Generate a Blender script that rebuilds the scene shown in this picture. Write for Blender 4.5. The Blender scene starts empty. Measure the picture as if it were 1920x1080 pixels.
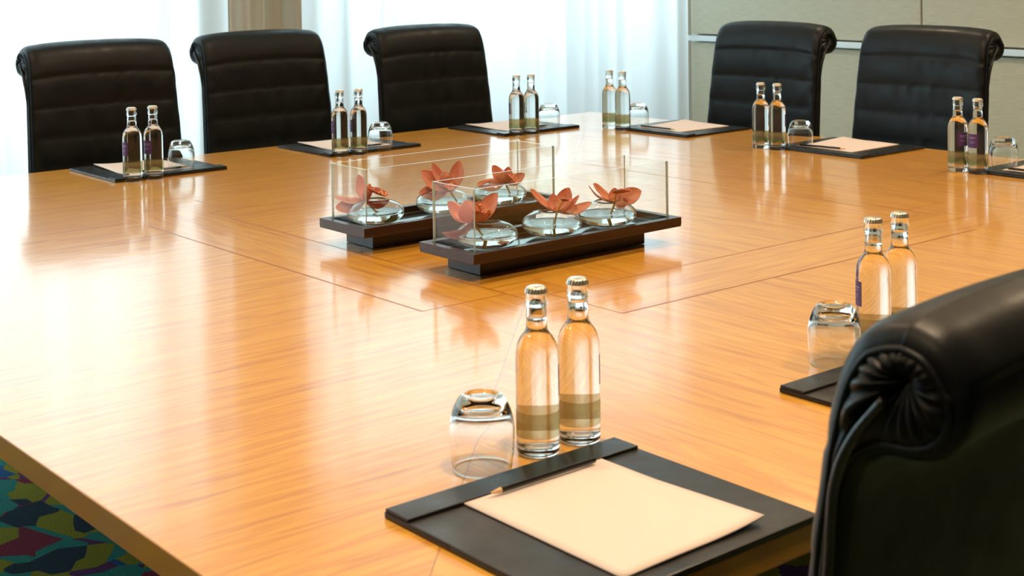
import bpy, bmesh, math, random
from mathutils import Vector, Matrix, noise
random.seed(7)
PI = math.pi
C = bpy.context.scene.collection
sc = bpy.context.scene
TZ = 0.74                                   # height of the table top

# ---------------------------------------------------------------- camera
fw = Vector((0.63684, 0.77028, -0.03294)); yaw, pit, rol = map(math.radians, (50.41503, 1.88739, -0.81888))
fw = Vector((math.cos(yaw)*math.cos(pit), math.sin(yaw)*math.cos(pit), -math.sin(pit)))
rt = Vector((math.sin(yaw), -math.cos(yaw), 0)); up = rt.cross(fw)
r2 = math.cos(rol)*rt + math.sin(rol)*up; u2 = -math.sin(rol)*rt + math.cos(rol)*up
cd = bpy.data.cameras.new('camera'); cam = bpy.data.objects.new('camera', cd); C.objects.link(cam)
M = Matrix((r2, u2, -fw)).transposed().to_4x4(); M.translation = Vector((0, 0, TZ+0.675)); cam.matrix_world = M
cd.sensor_width = 36; cd.lens = 2660/1920*36; cd.shift_y = -(540-7.54)/1920
cd.clip_start = .05
cd.dof.use_dof = True; cd.dof.focus_distance = 3.1; cd.dof.aperture_fstop = 11
sc.camera = cam

# ---------------------------------------------------------------- world, exposure, cycles
sc.view_settings.view_transform = 'Standard'; sc.view_settings.look = 'None'
sc.view_settings.gamma = 1; sc.view_settings.use_curve_mapping = False
sc.view_settings.exposure = 0.08
cy = sc.cycles
cy.use_denoising = True; cy.max_bounces = 18; cy.transmission_bounces = 16; cy.transparent_max_bounces = 16
cy.diffuse_bounces = 4; cy.glossy_bounces = 6; cy.blur_glossy = 0.6; cy.sample_clamp_indirect = 6
w = bpy.data.worlds.new('daylight'); sc.world = w; w.use_nodes = True
bg = w.node_tree.nodes['Background']; bg.inputs[0].default_value = (.75, .9, 1, 1); bg.inputs[1].default_value = .5

def area(name, loc, rot, sx, sy, power, col, shape='RECTANGLE', spread=PI):
    l = bpy.data.lights.new(name, 'AREA'); l.shape = shape; l.size = sx
    if shape == 'RECTANGLE': l.size_y = sy
    l.energy = power; l.color = col; l.spread = spread
    o = bpy.data.objects.new(name, l); C.objects.link(o); o.location = loc; o.rotation_euler = rot
    return o
# daylight coming in through the two window openings
DAY = (.72, .91, 1.0)
area('window_daylight', (0.45, 6.5, 1.60), (math.radians(90), 0, PI), 5.0, 2.2, 172, DAY)
area('window_daylight', (4.78, 6.5, 1.85), (math.radians(90), 0, PI), 2.6, 1.9, 70, DAY)
# recessed ceiling lamps
LAMPS = [(x, y) for x in (-.4, 1.2, 2.9, 4.8) for y in (.9, 2.4, 3.9)]
for x, y in LAMPS:
    area('downlight_lamp', (x, y, 2.735), (0, 0, 0), .11, .11, {.9: 18, 2.4: 11, 3.9: 7}[y]*(.55 if x < 0 else 1), (1, .74, .48), 'DISK', math.radians(150))

# ---------------------------------------------------------------- materials
def mat(name, col=(.8,.8,.8), rough=.5, **k):
    m = bpy.data.materials.new(name); m.use_nodes = True
    b = m.node_tree.nodes['Principled BSDF']
    b.inputs['Base Color'].default_value = (*col, 1); b.inputs['Roughness'].default_value = rough
    for n, v in k.items(): b.inputs[n.replace('_', ' ')].default_value = v
    return m
class NT:
    def __init__(s, m): s.t = m.node_tree; s.b = s.t.nodes.get('Principled BSDF')
    def n(s, typ, **k):
        x = s.t.nodes.new('ShaderNode'+typ)
        for a, v in k.items(): setattr(x, a, v)
        return x
    def l(s, a, b): s.t.links.new(a, b)
    def math(s, op, a, b=None, c=None, clamp=False):
        x = s.n('Math', operation=op); x.use_clamp = clamp
        for i, v in enumerate((a, b, c)):
            if v is None: continue
            if isinstance(v, (int, float)): x.inputs[i].default_value = v
            else: s.l(v, x.inputs[i])
        return x.outputs[0]
    def ramp(s, f, stops, interp='LINEAR'):
        x = s.n('ValToRGB'); x.color_ramp.interpolation = interp; e = x.color_ramp.elements
        while len(e) < len(stops): e.new(.5)
        for i, (p, c) in enumerate(stops):
            e[i].position = p; e[i].color = (*c, 1)
        s.l(f, x.inputs[0]); return x.outputs[0]
    def mix(s, f, a, b, blend='MIX'):
        x = s.n('Mix', data_type='RGBA', blend_type=blend)
        for i, v in ((0, f), (6, a), (7, b)):
            if isinstance(v, (int, float)): x.inputs[i].default_value = v
            elif isinstance(v, tuple): x.inputs[i].default_value = (*v, 1)
            else: s.l(v, x.inputs[i])
        return x.outputs[2]
    def bump(s, h, strength=.2, dist=.01):
        x = s.n('Bump'); x.inputs['Strength'].default_value = strength; x.inputs['Distance'].default_value = dist
        s.l(h, x.inputs['Height']); s.l(x.outputs[0], s.b.inputs['Normal']); return x

# table veneer: ribbon-figured golden wood, one grain direction on each side of the mitre
def wood_mat(name, top=True):
    m = mat(name, (.8,.4,.08), .32, Coat_Weight=.9 if top else .4, Coat_Roughness=.11, Coat_IOR=1.55)
    t = NT(m); g = t.n('NewGeometry'); sp = t.n('SeparateXYZ'); t.l(g.outputs['Position'], sp.inputs[0])
    X, Y, Z = sp.outputs
    cx, cy_ = 2.445, 2.788
    dx = t.math('SUBTRACT', X, cx); dy = t.math('SUBTRACT', Y, cy_)
    side = t.math('GREATER_THAN', t.math('SUBTRACT', dx, dy), 0)      # 1 right of the mitre
    if top:
        _ax = t.math('ABSOLUTE', dx); _ay = t.math('ABSOLUTE', dy); _m = t.math('MAXIMUM', _ax, _ay)
        inb = t.math('MULTIPLY', t.math('GREATER_THAN', _m, .659), t.math('LESS_THAN', _m, .866))
        sb = t.math('GREATER_THAN', _ax, _ay)
        side = t.math('ADD', t.math('MULTIPLY', side, t.math('SUBTRACT', 1, inb)), t.math('MULTIPLY', sb, inb))
    def grain(along, across, seed):
        cb = t.n('CombineXYZ'); t.l(t.math('MULTIPLY', along, .9), cb.inputs[0]); t.l(t.math('MULTIPLY', across, 30), cb.inputs[1]); cb.inputs[2].default_value = seed
        n1 = t.n('TexNoise'); t.l(cb.outputs[0], n1.inputs[0]); n1.inputs['Scale'].default_value = 1.6; n1.inputs['Detail'].default_value = 5; n1.inputs['Roughness'].default_value = .6
        n1.inputs['Distortion'].default_value = .5
        cb2 = t.n('CombineXYZ'); t.l(t.math('MULTIPLY', along, 5.5), cb2.inputs[0]); t.l(t.math('MULTIPLY', across, 64), cb2.inputs[1]); cb2.inputs[2].default_value = seed+4
        n2 = t.n('TexNoise'); t.l(cb2.outputs[0], n2.inputs[0]); n2.inputs['Scale'].default_value = 1.0; n2.inputs['Detail'].default_value = 1.5; n2.inputs['Roughness'].default_value = .4; n2.inputs['Distortion'].default_value = 1.1
        return n1.outputs[0], n2.outputs[0]
    a1, a2 = grain(X, Y, 1.0); b1, b2 = grain(Y, X, 7.0)
    def pick(p, q):
        x = t.n('Mix', data_type='FLOAT'); t.l(side, x.inputs[0]); t.l(p, x.inputs[2]); t.l(q, x.inputs[3]); return x.outputs[0]
    f = t.math('ADD', t.math('MULTIPLY', pick(a1, b1), .42), t.math('MULTIPLY', pick(a2, b2), .58))
    col = t.ramp(f, [(.30, (.50,.185,.012)), (.44, (.66,.285,.024)), (.54, (.745,.355,.036)), (.72, (.82,.43,.058))])
    big = t.n('TexNoise'); big.inputs['Scale'].default_value = 1.3; t.l(g.outputs['Position'], big.inputs[0])
    col = t.mix(t.math('MULTIPLY', big.outputs[0], .28), col, (.85,.45,.065))
    if top:
        adx = t.math('ABSOLUTE', dx); ady = t.math('ABSOLUTE', dy); mx = t.math('MAXIMUM', adx, ady); mn = t.math('MINIMUM', adx, ady)
        def line(v, pos, wd): return t.math('LESS_THAN', t.math('ABSOLUTE', t.math('SUBTRACT', v, pos)), wd)
        # mitre seam (only between the edge and the inner square)
        diag = t.math('MULTIPLY', line(t.math('SUBTRACT', dx, dy), 0, .0016), t.math('GREATER_THAN', mx, .659))
        sq = line(mx, .659, .0020)
        sq2 = line(mx, .866, .0006)
        gap = t.math('MULTIPLY', t.math('MAXIMUM', line(mx, .6580, .0030), line(mx, .8672, .0028)), t.math('LESS_THAN', mn, .597))
        inr = t.math('MULTIPLY', t.math('GREATER_THAN', mx, .659), t.math('LESS_THAN', mx, .868))
        ends = t.math('MULTIPLY', line(mn, .597, .0016), inr)
        dark = t.math('MAXIMUM', gap, ends)
        faint = t.math('MAXIMUM', t.math('MULTIPLY', diag, .75), t.math('MAXIMUM', t.math('MULTIPLY', sq, .8), t.math('MULTIPLY', sq2, .35)))
        col = t.mix(faint, col, (.34,.13,.015)); col = t.mix(dark, col, (.34,.12,.012))
        kill = t.math('SUBTRACT', .9, t.math('MULTIPLY', dark, .8)); t.l(kill, t.b.inputs['Coat Weight'])
    t.l(col, t.b.inputs['Base Color'])
    # veneer is hand-polished: a very faint waviness
    wv = t.n('TexNoise'); wv.inputs['Scale'].default_value = 9; t.l(g.outputs['Position'], wv.inputs[0])
    bm_ = t.bump(wv.outputs[0], .05, .01)
    t.l(bm_.outputs[0], t.b.inputs['Coat Normal'])
    return m
M_TOP = wood_mat('golden_veneer'); M_EDGE = mat('golden_edge', (.58,.25,.008), .35, Coat_Weight=.3)

def leather_mat(name, col=(.003,.0048,.0055), rough=.40, spec=.30):
    m = mat(name, col, rough, Specular_IOR_Level=spec); t = NT(m)
    tc = t.n('TexCoord'); v = t.n('TexVoronoi'); v.inputs['Scale'].default_value = 260; t.l(tc.outputs['Object'], v.inputs[0])
    n = t.n('TexNoise'); n.inputs['Scale'].default_value = 14; n.inputs['Detail'].default_value = 4; t.l(tc.outputs['Object'], n.inputs[0])
    h = t.math('ADD', t.math('MULTIPLY', v.outputs[0], .05), t.math('MULTIPLY', n.outputs[0], .9))
    t.bump(h, .22, .005)
    t.l(t.ramp(n.outputs[0], [(.35, (rough-.06,)*3), (.7, (rough+.12,)*3)]), t.b.inputs['Roughness'])
    return m
M_LEATHER = leather_mat('black_leather'); M_PIPING = leather_mat('black_piping', (.012,.014,.015), .3, .5)
M_PAD = leather_mat('pad_leather', (.010,.010,.010), .33, .45)
M_CHROME = mat('chrome', (.75,.75,.75), .12, Metallic=1)
M_PLASTIC = mat('black_plastic', (.02,.02,.02), .4)
M_PAPER = mat('paper', (.78,.66,.60), .6)
M_TRAY = mat('dark_wenge', (.03,.01,.006), .30); t = NT(M_TRAY)
_tc = t.n('TexCoord'); _mp = t.n('Mapping'); _mp.inputs['Scale'].default_value = (3, 60, 60); t.l(_tc.outputs['Object'], _mp.inputs[0])
_n = t.n('TexNoise'); _n.inputs['Scale'].default_value = 2; _n.inputs['Detail'].default_value = 4; t.l(_mp.outputs[0], _n.inputs[0])
t.l(t.ramp(_n.outputs[0], [(.3, (.018,.006,.004)), (.75, (.042,.015,.008))]), t.b.inputs['Base Color'])

def glass_mat(name, ior, col=(1,1,1), rough=0):
    m = bpy.data.materials.new(name); m.use_nodes = True; nt = m.node_tree; nt.nodes.clear()
    g = nt.nodes.new('ShaderNodeBsdfGlass'); g.inputs['IOR'].default_value = ior; g.inputs['Color'].default_value = (*col, 1); g.inputs['Roughness'].default_value = rough
    o = nt.nodes.new('ShaderNodeOutputMaterial'); nt.links.new(g.outputs[0], o.inputs[0]); return m
M_GLASS = glass_mat('clear_glass', 1.5, (.985,.995,.99))
M_GWATER = glass_mat('glass_to_water', 1.33/1.5, (.99,.995,.99))
M_WATER = glass_mat('water_surface', 1.33)
def pane_mat(name, tint, strength=1.0):
    m = bpy.data.materials.new(name); m.use_nodes = True; nt = m.node_tree; nt.nodes.clear()
    tr = nt.nodes.new('ShaderNodeBsdfTransparent'); tr.inputs[0].default_value = (*tint, 1)
    gl = nt.nodes.new('ShaderNodeBsdfGlossy'); gl.inputs['Roughness'].default_value = 0
    fr = nt.nodes.new('ShaderNodeFresnel'); ge = nt.nodes.new('ShaderNodeNewGeometry'); mr = nt.nodes.new('ShaderNodeMapRange'); mr.inputs[3].default_value = 1.4; mr.inputs[4].default_value = 1/1.4
    nt.links.new(ge.outputs['Backfacing'], mr.inputs[0]); nt.links.new(mr.outputs[0], fr.inputs[0])
    mx = nt.nodes.new('ShaderNodeMixShader'); o = nt.nodes.new('ShaderNodeOutputMaterial')
    nt.links.new(fr.outputs[0], mx.inputs[0]); nt.links.new(tr.outputs[0], mx.inputs[1]); nt.links.new(gl.outputs[0], mx.inputs[2]); nt.links.new(mx.outputs[0], o.inputs[0])
    return m
M_PANE = pane_mat('box_pane', (.975,.99,.98))
M_WPANE = pane_mat('window_pane_glass', (.95,.98,.97))
M_PEDGE = mat('pane_edge', (.42,.55,.47), .15, Transmission_Weight=.35)
M_CAP = mat('crown_cap', (.72,.66,.55), .3, Metallic=.85)

def petal_mat(name, c1, c2, vein):
    m = mat(name, c1, .45, Subsurface_Weight=.25, Subsurface_Scale=.01, Sheen_Weight=.15); t = NT(m)
    uv = t.n('UVMap'); mp = t.n('Mapping'); mp.inputs['Scale'].default_value = (1.5, 26, 1); t.l(uv.outputs[0], mp.inputs[0])
    n = t.n('TexNoise'); n.inputs['Scale'].default_value = 1.6; n.inputs['Detail'].default_value = 3; t.l(mp.outputs[0], n.inputs[0])
    c = t.mix(t.ramp(n.outputs[0], [(.38, (0,0,0)), (.68, (1,1,1))]), c1, c2)
    t.l(t.mix(.25, c, vein), t.b.inputs['Base Color']); t.bump(n.outputs[0], .2, .002)
    return m
M_PETAL = petal_mat('salmon_petal', (.62,.21,.12), (.76,.36,.23), (.55,.13,.09))
M_LIP = mat('orchid_lip', (.30,.03,.03), .5); t = NT(M_LIP)
_tc = t.n('TexCoord'); _v = t.n('TexVoronoi'); _v.inputs['Scale'].default_value = 230; t.l(_tc.outputs['Object'], _v.inputs[0])
t.l(t.ramp(_v.outputs[0], [(.30, (.85,.50,.12)), (.42, (.40,.05,.03))]), t.b.inputs['Base Color'])
M_COLUMN = mat('orchid_column', (.72,.34,.10), .45)
M_STEM = mat('orchid_stem', (.52,.40,.10), .5)

# ---------------------------------------------------------------- helpers
def link(name, me, m=None, parent=None, smooth=False, loc=None, rotz=0):
    o = bpy.data.objects.new(name, me); C.objects.link(o)
    if m is not None:
        for x in (m if isinstance(m, (list, tuple)) else [m]): me.materials.append(x)
    if smooth:
        for p in me.polygons: p.use_smooth = True
    if parent: o.parent = parent
    if loc is not None: o.location = loc
    o.rotation_euler = (0, 0, rotz)
    return o
def from_bm(name, bm, m=None, parent=None, smooth=False, loc=None, rotz=0, recalc=True):
    if recalc: bmesh.ops.recalc_face_normals(bm, faces=bm.faces)
    me = bpy.data.meshes.new(name); bm.to_mesh(me); bm.free()
    return link(name, me, m, parent, smooth, loc, rotz)
def box_bm(bm, x0, x1, y0, y1, z0, z1, bev=0, seg=2):
    vs = [bm.verts.new((x, y, z)) for z in (z0, z1) for x, y in ((x0, y0), (x1, y0), (x1, y1), (x0, y1))]
    fs = [(0,3,2,1), (4,5,6,7), (0,1,5,4), (1,2,6,5), (2,3,7,6), (3,0,4,7)]
    F = [bm.faces.new([vs[i] for i in f]) for f in fs]
    if bev:
        E = list({e for f in F for e in f.edges}); bmesh.ops.bevel(bm, geom=E, offset=bev, segments=seg, affect='EDGES', profile=.7)
def box(name, x0, x1, y0, y1, z0, z1, m, parent=None, bev=0, seg=2, loc=None, rotz=0):
    bm = bmesh.new(); box_bm(bm, x0, x1, y0, y1, z0, z1, bev, seg); return from_bm(name, bm, m, parent, bool(bev) and False, loc, rotz)
def lathe_bm(bm, prof, n=48, mi=0, flip=False):
    rings = []
    for r, z in prof:
        if r < 1e-6: rings.append([bm.verts.new((0, 0, z))])
        else: rings.append([bm.verts.new((r*math.cos(2*PI*k/n), r*math.sin(2*PI*k/n), z)) for k in range(n)])
    for a, b in zip(rings[:-1], rings[1:]):
        for k in range(n):
            k2 = (k+1) % n
            va = [a[0]] if len(a) == 1 else [a[k], a[k2]]; vb = [b[0]] if len(b) == 1 else [b[k2], b[k]]
            vs = va+vb
            if len(vs) < 3: continue
            if flip: vs = vs[::-1]
            f = bm.faces.new(vs); f.material_index = mi
def lathe(name, prof, m, parent=None, n=48, loc=None, flip=False):
    bm = bmesh.new(); lathe_bm(bm, prof, n, 0, flip); return from_bm(name, bm, m, parent, True, loc, recalc=False)
def spline(pts, k=6):
    P = [Vector(p) for p in pts]; out = []
    for i in range(len(P)-1):
        p0 = P[max(i-1, 0)]; p1 = P[i]; p2 = P[i+1]; p3 = P[min(i+2, len(P)-1)]
        for j in range(k):
            s = j/k
            out.append(.5*((2*p1)+(p2-p0)*s+(2*p0-5*p1+4*p2-p3)*s*s+(3*p1-p0-3*p2+p3)*s**3))
    out.append(P[-1]); return out
def tube_bm(bm, pts, rad, n=8, cap=True):
    pts = [Vector(p) for p in pts]; rings = []
    ref = None
    for i, p in enumerate(pts):
        d = (pts[min(i+1, len(pts)-1)]-pts[max(i-1, 0)]).normalized()
        if ref is None: ref = Vector((0, 0, 1)) if abs(d.z) < .9 else Vector((1, 0, 0))
        a = d.cross(ref).normalized(); b = a.cross(d).normalized(); ref = b
        r = rad[i] if isinstance(rad, (list, tuple)) else rad
        rings.append([bm.verts.new(p+a*math.cos(2*PI*k/n)*r+b*math.sin(2*PI*k/n)*r) for k in range(n)])
    for A, B in zip(rings[:-1], rings[1:]):
        for k in range(n): bm.faces.new((A[k], A[(k+1) % n], B[(k+1) % n], B[k]))
    if cap:
        bm.faces.new(rings[0][::-1]); bm.faces.new(rings[-1])
def empty(name, loc, rotz=0):
    o = bpy.data.objects.new(name, None); C.objects.link(o); o.location = loc; o.rotation_euler = (0, 0, rotz); o.empty_display_size = .05; return o
def tag(o, label, cat, group=None):
    o['label'] = label; o['category'] = cat
    if group: o['group'] = group
    return o
def structure(o): o['kind'] = 'structure'; return o
def dup(root, loc, rotz=0):
    r = root.copy(); C.objects.link(r); r.location = loc; r.rotation_euler = (0, 0, rotz)
    for ch in list(root.children):
        c = ch.copy(); C.objects.link(c); c.parent = r
        for g in list(ch.children):
            d = g.copy(); C.objects.link(d); d.parent = c
    return r

# ---------------------------------------------------------------- the room
XW, YW, X0, Y0, CZ = 6.1, 5.75, -2.4, -2.6, 2.75
# carpet
mc = mat('carpet', (.1,.2,.2), .95, Specular_IOR_Level=.1); t = NT(mc)
g = t.n('NewGeometry'); mp = t.n('Mapping'); mp.inputs['Rotation'].default_value = (0, 0, .5); mp.inputs['Scale'].default_value = (1, 1, 1); t.l(g.outputs['Position'], mp.inputs[0])
ns = t.n('TexNoise'); ns.inputs['Scale'].default_value = 2.2; ns.inputs['Detail'].default_value = 0; t.l(mp.outputs[0], ns.inputs[0])
va = t.n('VectorMath', operation='MULTIPLY_ADD'); t.l(ns.outputs['Color'], va.inputs[0]); va.inputs[1].default_value = (.16,.16,0); t.l(mp.outputs[0], va.inputs[2])
v1 = t.n('TexVoronoi', distance='MANHATTAN', voronoi_dimensions='2D'); v1.inputs['Scale'].default_value = 8.5; t.l(va.outputs[0], v1.inputs[0])
v2 = t.n('TexVoronoi', distance='CHEBYCHEV', voronoi_dimensions='2D'); v2.inputs['Scale'].default_value = 5.6; t.l(va.outputs[0], v2.inputs[0])
s1 = t.n('SeparateColor'); t.l(v1.outputs['Color'], s1.inputs[0]); s2 = t.n('SeparateColor'); t.l(v2.outputs['Color'], s2.inputs[0])
ff = t.math('FRACT', t.math('ADD', s1.outputs[0], s2.outputs[1]))
TEAL, OLIVE, PURP, NAVY, MAR, BLUE = (.06,.44,.36), (.52,.48,.03), (.22,.07,.24), (.03,.07,.11), (.42,.04,.09), (.04,.19,.50)
cc = t.ramp(ff, [(0, TEAL), (.22, OLIVE), (.45, NAVY), (.58, TEAL), (.68, PURP), (.80, MAR), (.88, OLIVE), (.95, BLUE)], 'CONSTANT')
n3 = t.n('TexNoise'); n3.inputs['Scale'].default_value = 260; n3.inputs['Detail'].default_value = 2; t.l(g.outputs['Position'], n3.inputs[0])
cc = t.mix(t.math('MULTIPLY', n3.outputs[0], .7), cc, (.01,.012,.012)); t.l(cc, t.b.inputs['Base Color']); t.bump(n3.outputs[0], .7, .006)
structure(box('floor', X0-.1, XW+.1, Y0-.1, YW+.9, -.06, 0, mc))
M_CEIL = mat('ceiling_paint', (.86,.84,.80), .8)
structure(box('ceiling', X0-.1, XW+.1, Y0-.1, YW+.2, CZ, CZ+.08, M_CEIL))
M_WALL = mat('wall_paint', (.62,.55,.42), .8); M_DARK = mat('dark_wall', (.035,.025,.018), .7)
structure(box('wall_left', X0-.1, X0, Y0, YW, 0, CZ, M_DARK))
structure(box('wall_front', X0-.1, XW+.1, Y0-.1, Y0, 0, CZ, M_DARK))
structure(box('wall_right', XW+.05, XW+.15, Y0, YW, 0, CZ, M_WALL))
# window wall: sill and head, the pillar between the two openings, end pieces
bm = bmesh.new()
for a in ((X0-.1, XW+.15, .0, .12), (X0-.1, XW+.15, CZ-.12, CZ)): box_bm(bm, a[0], a[1], YW+.12, YW+.32, a[2], a[3])
for a, b in ((X0-.1, X0+.1), (2.98, 3.50), (XW-.02, XW+.15)): box_bm(bm, a, b, YW+.12, YW+.32, .12, CZ-.12)
structure(from_bm('wall_back', bm, M_WALL))
M_FRAME = mat('window_frame_paint', (.6,.62,.62), .4, Metallic=.3)
for i, (a, b) in enumerate(((X0+.1, 2.98), (3.50, XW-.02))):
    bm = bmesh.new()
    for (p, q, z0, z1) in ((a, b, .12, .17), (a, b, CZ-.17, CZ-.12), (a, a+.05, .17, CZ-.17), (b-.05, b, .17, CZ-.17)): box_bm(bm, p, q, YW+.19, YW+.25, z0, z1)
    fr = structure(from_bm('window_%d' % (i+1), bm, M_FRAME))
    pn = box('window_pane', a+.05, b-.05, YW+.215, YW+.221, .17, CZ-.17, M_WPANE, fr)

# fabric covered wall panels on the right-hand wall and the metal rail between them
mf = mat('panel_fabric', (.50,.47,.34), .85, Sheen_Weight=.3); t = NT(mf)
g = t.n('NewGeometry'); mp = t.n('Mapping'); mp.inputs['Scale'].default_value = (1, 14, 420); t.l(g.outputs['Position'], mp.inputs[0])
n1 = t.n('TexNoise'); n1.inputs['Scale'].default_value = 1; n1.inputs['Detail'].default_value = 3; t.l(mp.outputs[0], n1.inputs[0])
t.l(t.ramp(n1.outputs[0], [(.3, (.56,.53,.40)), (.7, (.70,.67,.53))]), t.b.inputs['Base Color']); t.bump(n1.outputs[0], .3, .003)
RZ = TZ+.19
for (ya, yb) in ((4.165, YW-.02), (2.575, 4.155), (.985, 2.565), (-.605, .975), (-2.2, -.615)):
    o = box('wall_panel', XW-.005, XW+.05, ya, yb, RZ+.024, CZ-.01, mf, bev=.008)
    tag(o, 'upper beige fabric wall panel %s' % {4.165: 'beside the curtain, behind the left of the two right-hand chairs', 2.575: 'right of the vertical panel joint, behind the rightmost chair'}.get(ya, 'further along the right-hand wall out towards the camera side'), 'wall panel', 'fabric wall panels')
    if ya < 2: bpy.data.objects.remove(o)
for (ya, yb) in ((2.575, YW-.02),):
    tag(box('wall_panel', XW-.005, XW+.05, ya, yb, .10, RZ-.024, mf, bev=.008), 'lower beige fabric wall panel under the pale metal rail, behind the right-hand chairs', 'wall panel', 'fabric wall panels')
structure(box('trim_1', XW-.03, XW+.05, Y0, YW-.02, RZ-.016, RZ+.016, mat('rail_metal', (.78,.82,.84), .25, Metallic=.3), bev=.003))
structure(box('baseboard_right', XW-.02, XW+.05, Y0, YW, 0, .10, M_WALL))

# curtains
def cloth_mat(name, col, tr, dif, tp=0.0):
    m = bpy.data.materials.new(name); m.use_nodes = True; nt = m.node_tree; nt.nodes.clear()
    a = nt.nodes.new('ShaderNodeBsdfTranslucent'); a.inputs[0].default_value = (*[c*tr for c in col], 1)
    b = nt.nodes.new('ShaderNodeBsdfDiffuse'); b.inputs[0].default_value = (*[c*dif for c in col], 1)
    ad = nt.nodes.new('ShaderNodeAddShader'); o = nt.nodes.new('ShaderNodeOutputMaterial')
    nt.links.new(a.outputs[0], ad.inputs[0]); nt.links.new(b.outputs[0], ad.inputs[1])
    if tp:
        c = nt.nodes.new('ShaderNodeBsdfTransparent'); c.inputs[0].default_value = (*col, 1); mx = nt.nodes.new('ShaderNodeMixShader'); mx.inputs[0].default_value = tp
        nt.links.new(ad.outputs[0], mx.inputs[1]); nt.links.new(c.outputs[0], mx.inputs[2]); nt.links.new(mx.outputs[0], o.inputs[0])
    else: nt.links.new(ad.outputs[0], o.inputs[0])
    return m
M_SHEER = cloth_mat('white_sheer', (.97,.99,1), .62, .30, .06)
M_DRAPE = cloth_mat('taupe_drape', (.62,.56,.46), .34, .85)
def curtain(name, xa, xb, y, z0, z1, m, period, amp, seed, thick=.0015, sharp=1.0):
    rnd = random.Random(seed); n = int((xb-xa)/.008); xs = [xa+(xb-xa)*i/n for i in range(n+1)]
    ph = []; p = 0.0; per = period
    for i in range(n+1):
        if i % 22 == 0: per = period*rnd.uniform(.55, 1.6)
        p += (xb-xa)/n/per*2*PI; ph.append(p)
    bm = bmesh.new(); cols = []
    for i, x in enumerate(xs):
        a = amp*(.55+.45*math.sin(ph[i]*.137+seed)); s = math.sin(ph[i]); s = math.copysign(abs(s)**sharp, s)
        yy = y+a*s+.3*amp*math.sin(ph[i]*.41+1)
        xx = x+.25*a*math.cos(ph[i]*1.0)
        col = []
        for k in range(9):
            z = z0+(z1-z0)*k/8; d = .004*math.sin(2.1*z+ph[i]*.3)
            col.append(bm.verts.new((xx+d*.6, yy+d, z)))
        cols.append(col)
    for A, B in zip(cols[:-1], cols[1:]):
        for k in range(8): bm.faces.new((A[k], B[k], B[k+1], A[k+1]))
    return from_bm(name, bm, m, None, True)
tag(curtain('sheer_curtain', X0+.02, 3.06, YW-.02, .02, CZ-.01, M_SHEER, .16, .045, 3), 'long white sheer curtain left of the taupe drape, glowing behind the leftmost chair', 'curtain', 'white sheer curtains')
tag(curtain('sheer_curtain', 3.36, XW-.02, YW-.02, .02, CZ-.01, M_SHEER, .16, .045, 11), 'white sheer curtain right of the taupe drape, reaching to the fabric-panelled wall', 'curtain', 'white sheer curtains')
tag(curtain('drape', 3.05, 3.40, YW-.10, .02, CZ-.01, M_DRAPE, .07, .040, 5), 'gathered taupe drape hanging between the two bright sheer curtains', 'curtain')

# ---------------------------------------------------------------- the table
TX0, TX1, TY0, TY1 = .711, 4.179, 1.059, 4.517; CX, CY = 2.445, 2.788
table = tag(empty('conference_table', (CX, CY, 0)), 'large square conference table with glossy golden figured veneer top', 'table')
def tbl(name, x0, x1, y0, y1, z0, z1, m, bev=0, par=None): return box(name, x0-CX, x1-CX, y0-CY, y1-CY, z0, z1, m, par or table, bev, 3)
top = tbl('tabletop', TX0, TX1, TY0, TY1, TZ-.036, TZ, M_TOP, .003)
top.data.materials.append(M_EDGE)
for p in top.data.polygons:
    if abs(p.normal.z) < .9: p.material_index = 1
tbl('apron', TX0+.5, TX1-.5, TY0+.5, TY1-.5, TZ-.12, TZ-.036, M_TRAY, .002)
for a, b in ((1.25, 1.6), (3.64, 3.64), (1.25, 3.98), (3.64, 1.6)):
    pass
for sx in (-1, 1):
    for sy in (-1, 1):
        tbl('leg', CX+sx*.66-.12, CX+sx*.66+.12, CY+sy*.66-.12, CY+sy*.66+.12, 0, TZ-.12, M_TRAY, .004)
for (x0, x1, y0, y1) in ((CX-.8645, CX-.661, CY-.5955, CY+.5955), (CX+.661, CX+.8645, CY-.5955, CY+.5955), (CX-.5955, CX+.5955, CY-.8645, CY-.661), (CX-.5955, CX+.5955, CY+.661, CY+.8645)):
    f = tbl('cable_flap', x0, x1, y0, y1, TZ-.012, TZ+.0002, M_TOP, .0001)

# ---------------------------------------------------------------- chairs
CW = .565
front = [(-.012,-.29), (-.022,-.2), (-.022,-.08), (-.010,.06), (0,.161), (.005,.23), (.012,.29), (.024,.345), (.044,.378), (.068,.392), (.092,.397)]
rear = [(.092,.397), (.118,.389), (.138,.368), (.146,.343), (.141,.318), (.124,.300), (.100,.292), (.074,.289), (.055,.276), (.045,.25), (.040,.22), (.035,.161), (.025,.06), (.013,-.08), (.013,-.2), (.023,-.29)]
loop = [Vector((p.x, p.y)) for p in spline([(a, b, 0) for a, b in front], 9)]
nfront = len(loop)
loop += [Vector((p.x, p.y)) for p in spline([(a, b, 0) for a, b in rear], 6)][1:]
def nrm(i):
    a = loop[max(i-1, 0)]; b = loop[min(i+1, len(loop)-1)]; d = (b-a).normalized(); return Vector((-d.y, d.x))
SEAMS = [.285, .18, .075, -.03, -.135, -.24, -.345]
def chan(z):
    for a, b in zip(SEAMS[:-1], SEAMS[1:]):
        if b <= z <= a:
            tt = (z-b)/(a-b); return .0085*(math.sin(PI*tt)**.22), tt
    return .0085*min(1, max(0, (z-.285)/.02))**.5, 1
def xscale(z): return 1-.052*min(1, max(0, (z+.1)/.45))
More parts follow.
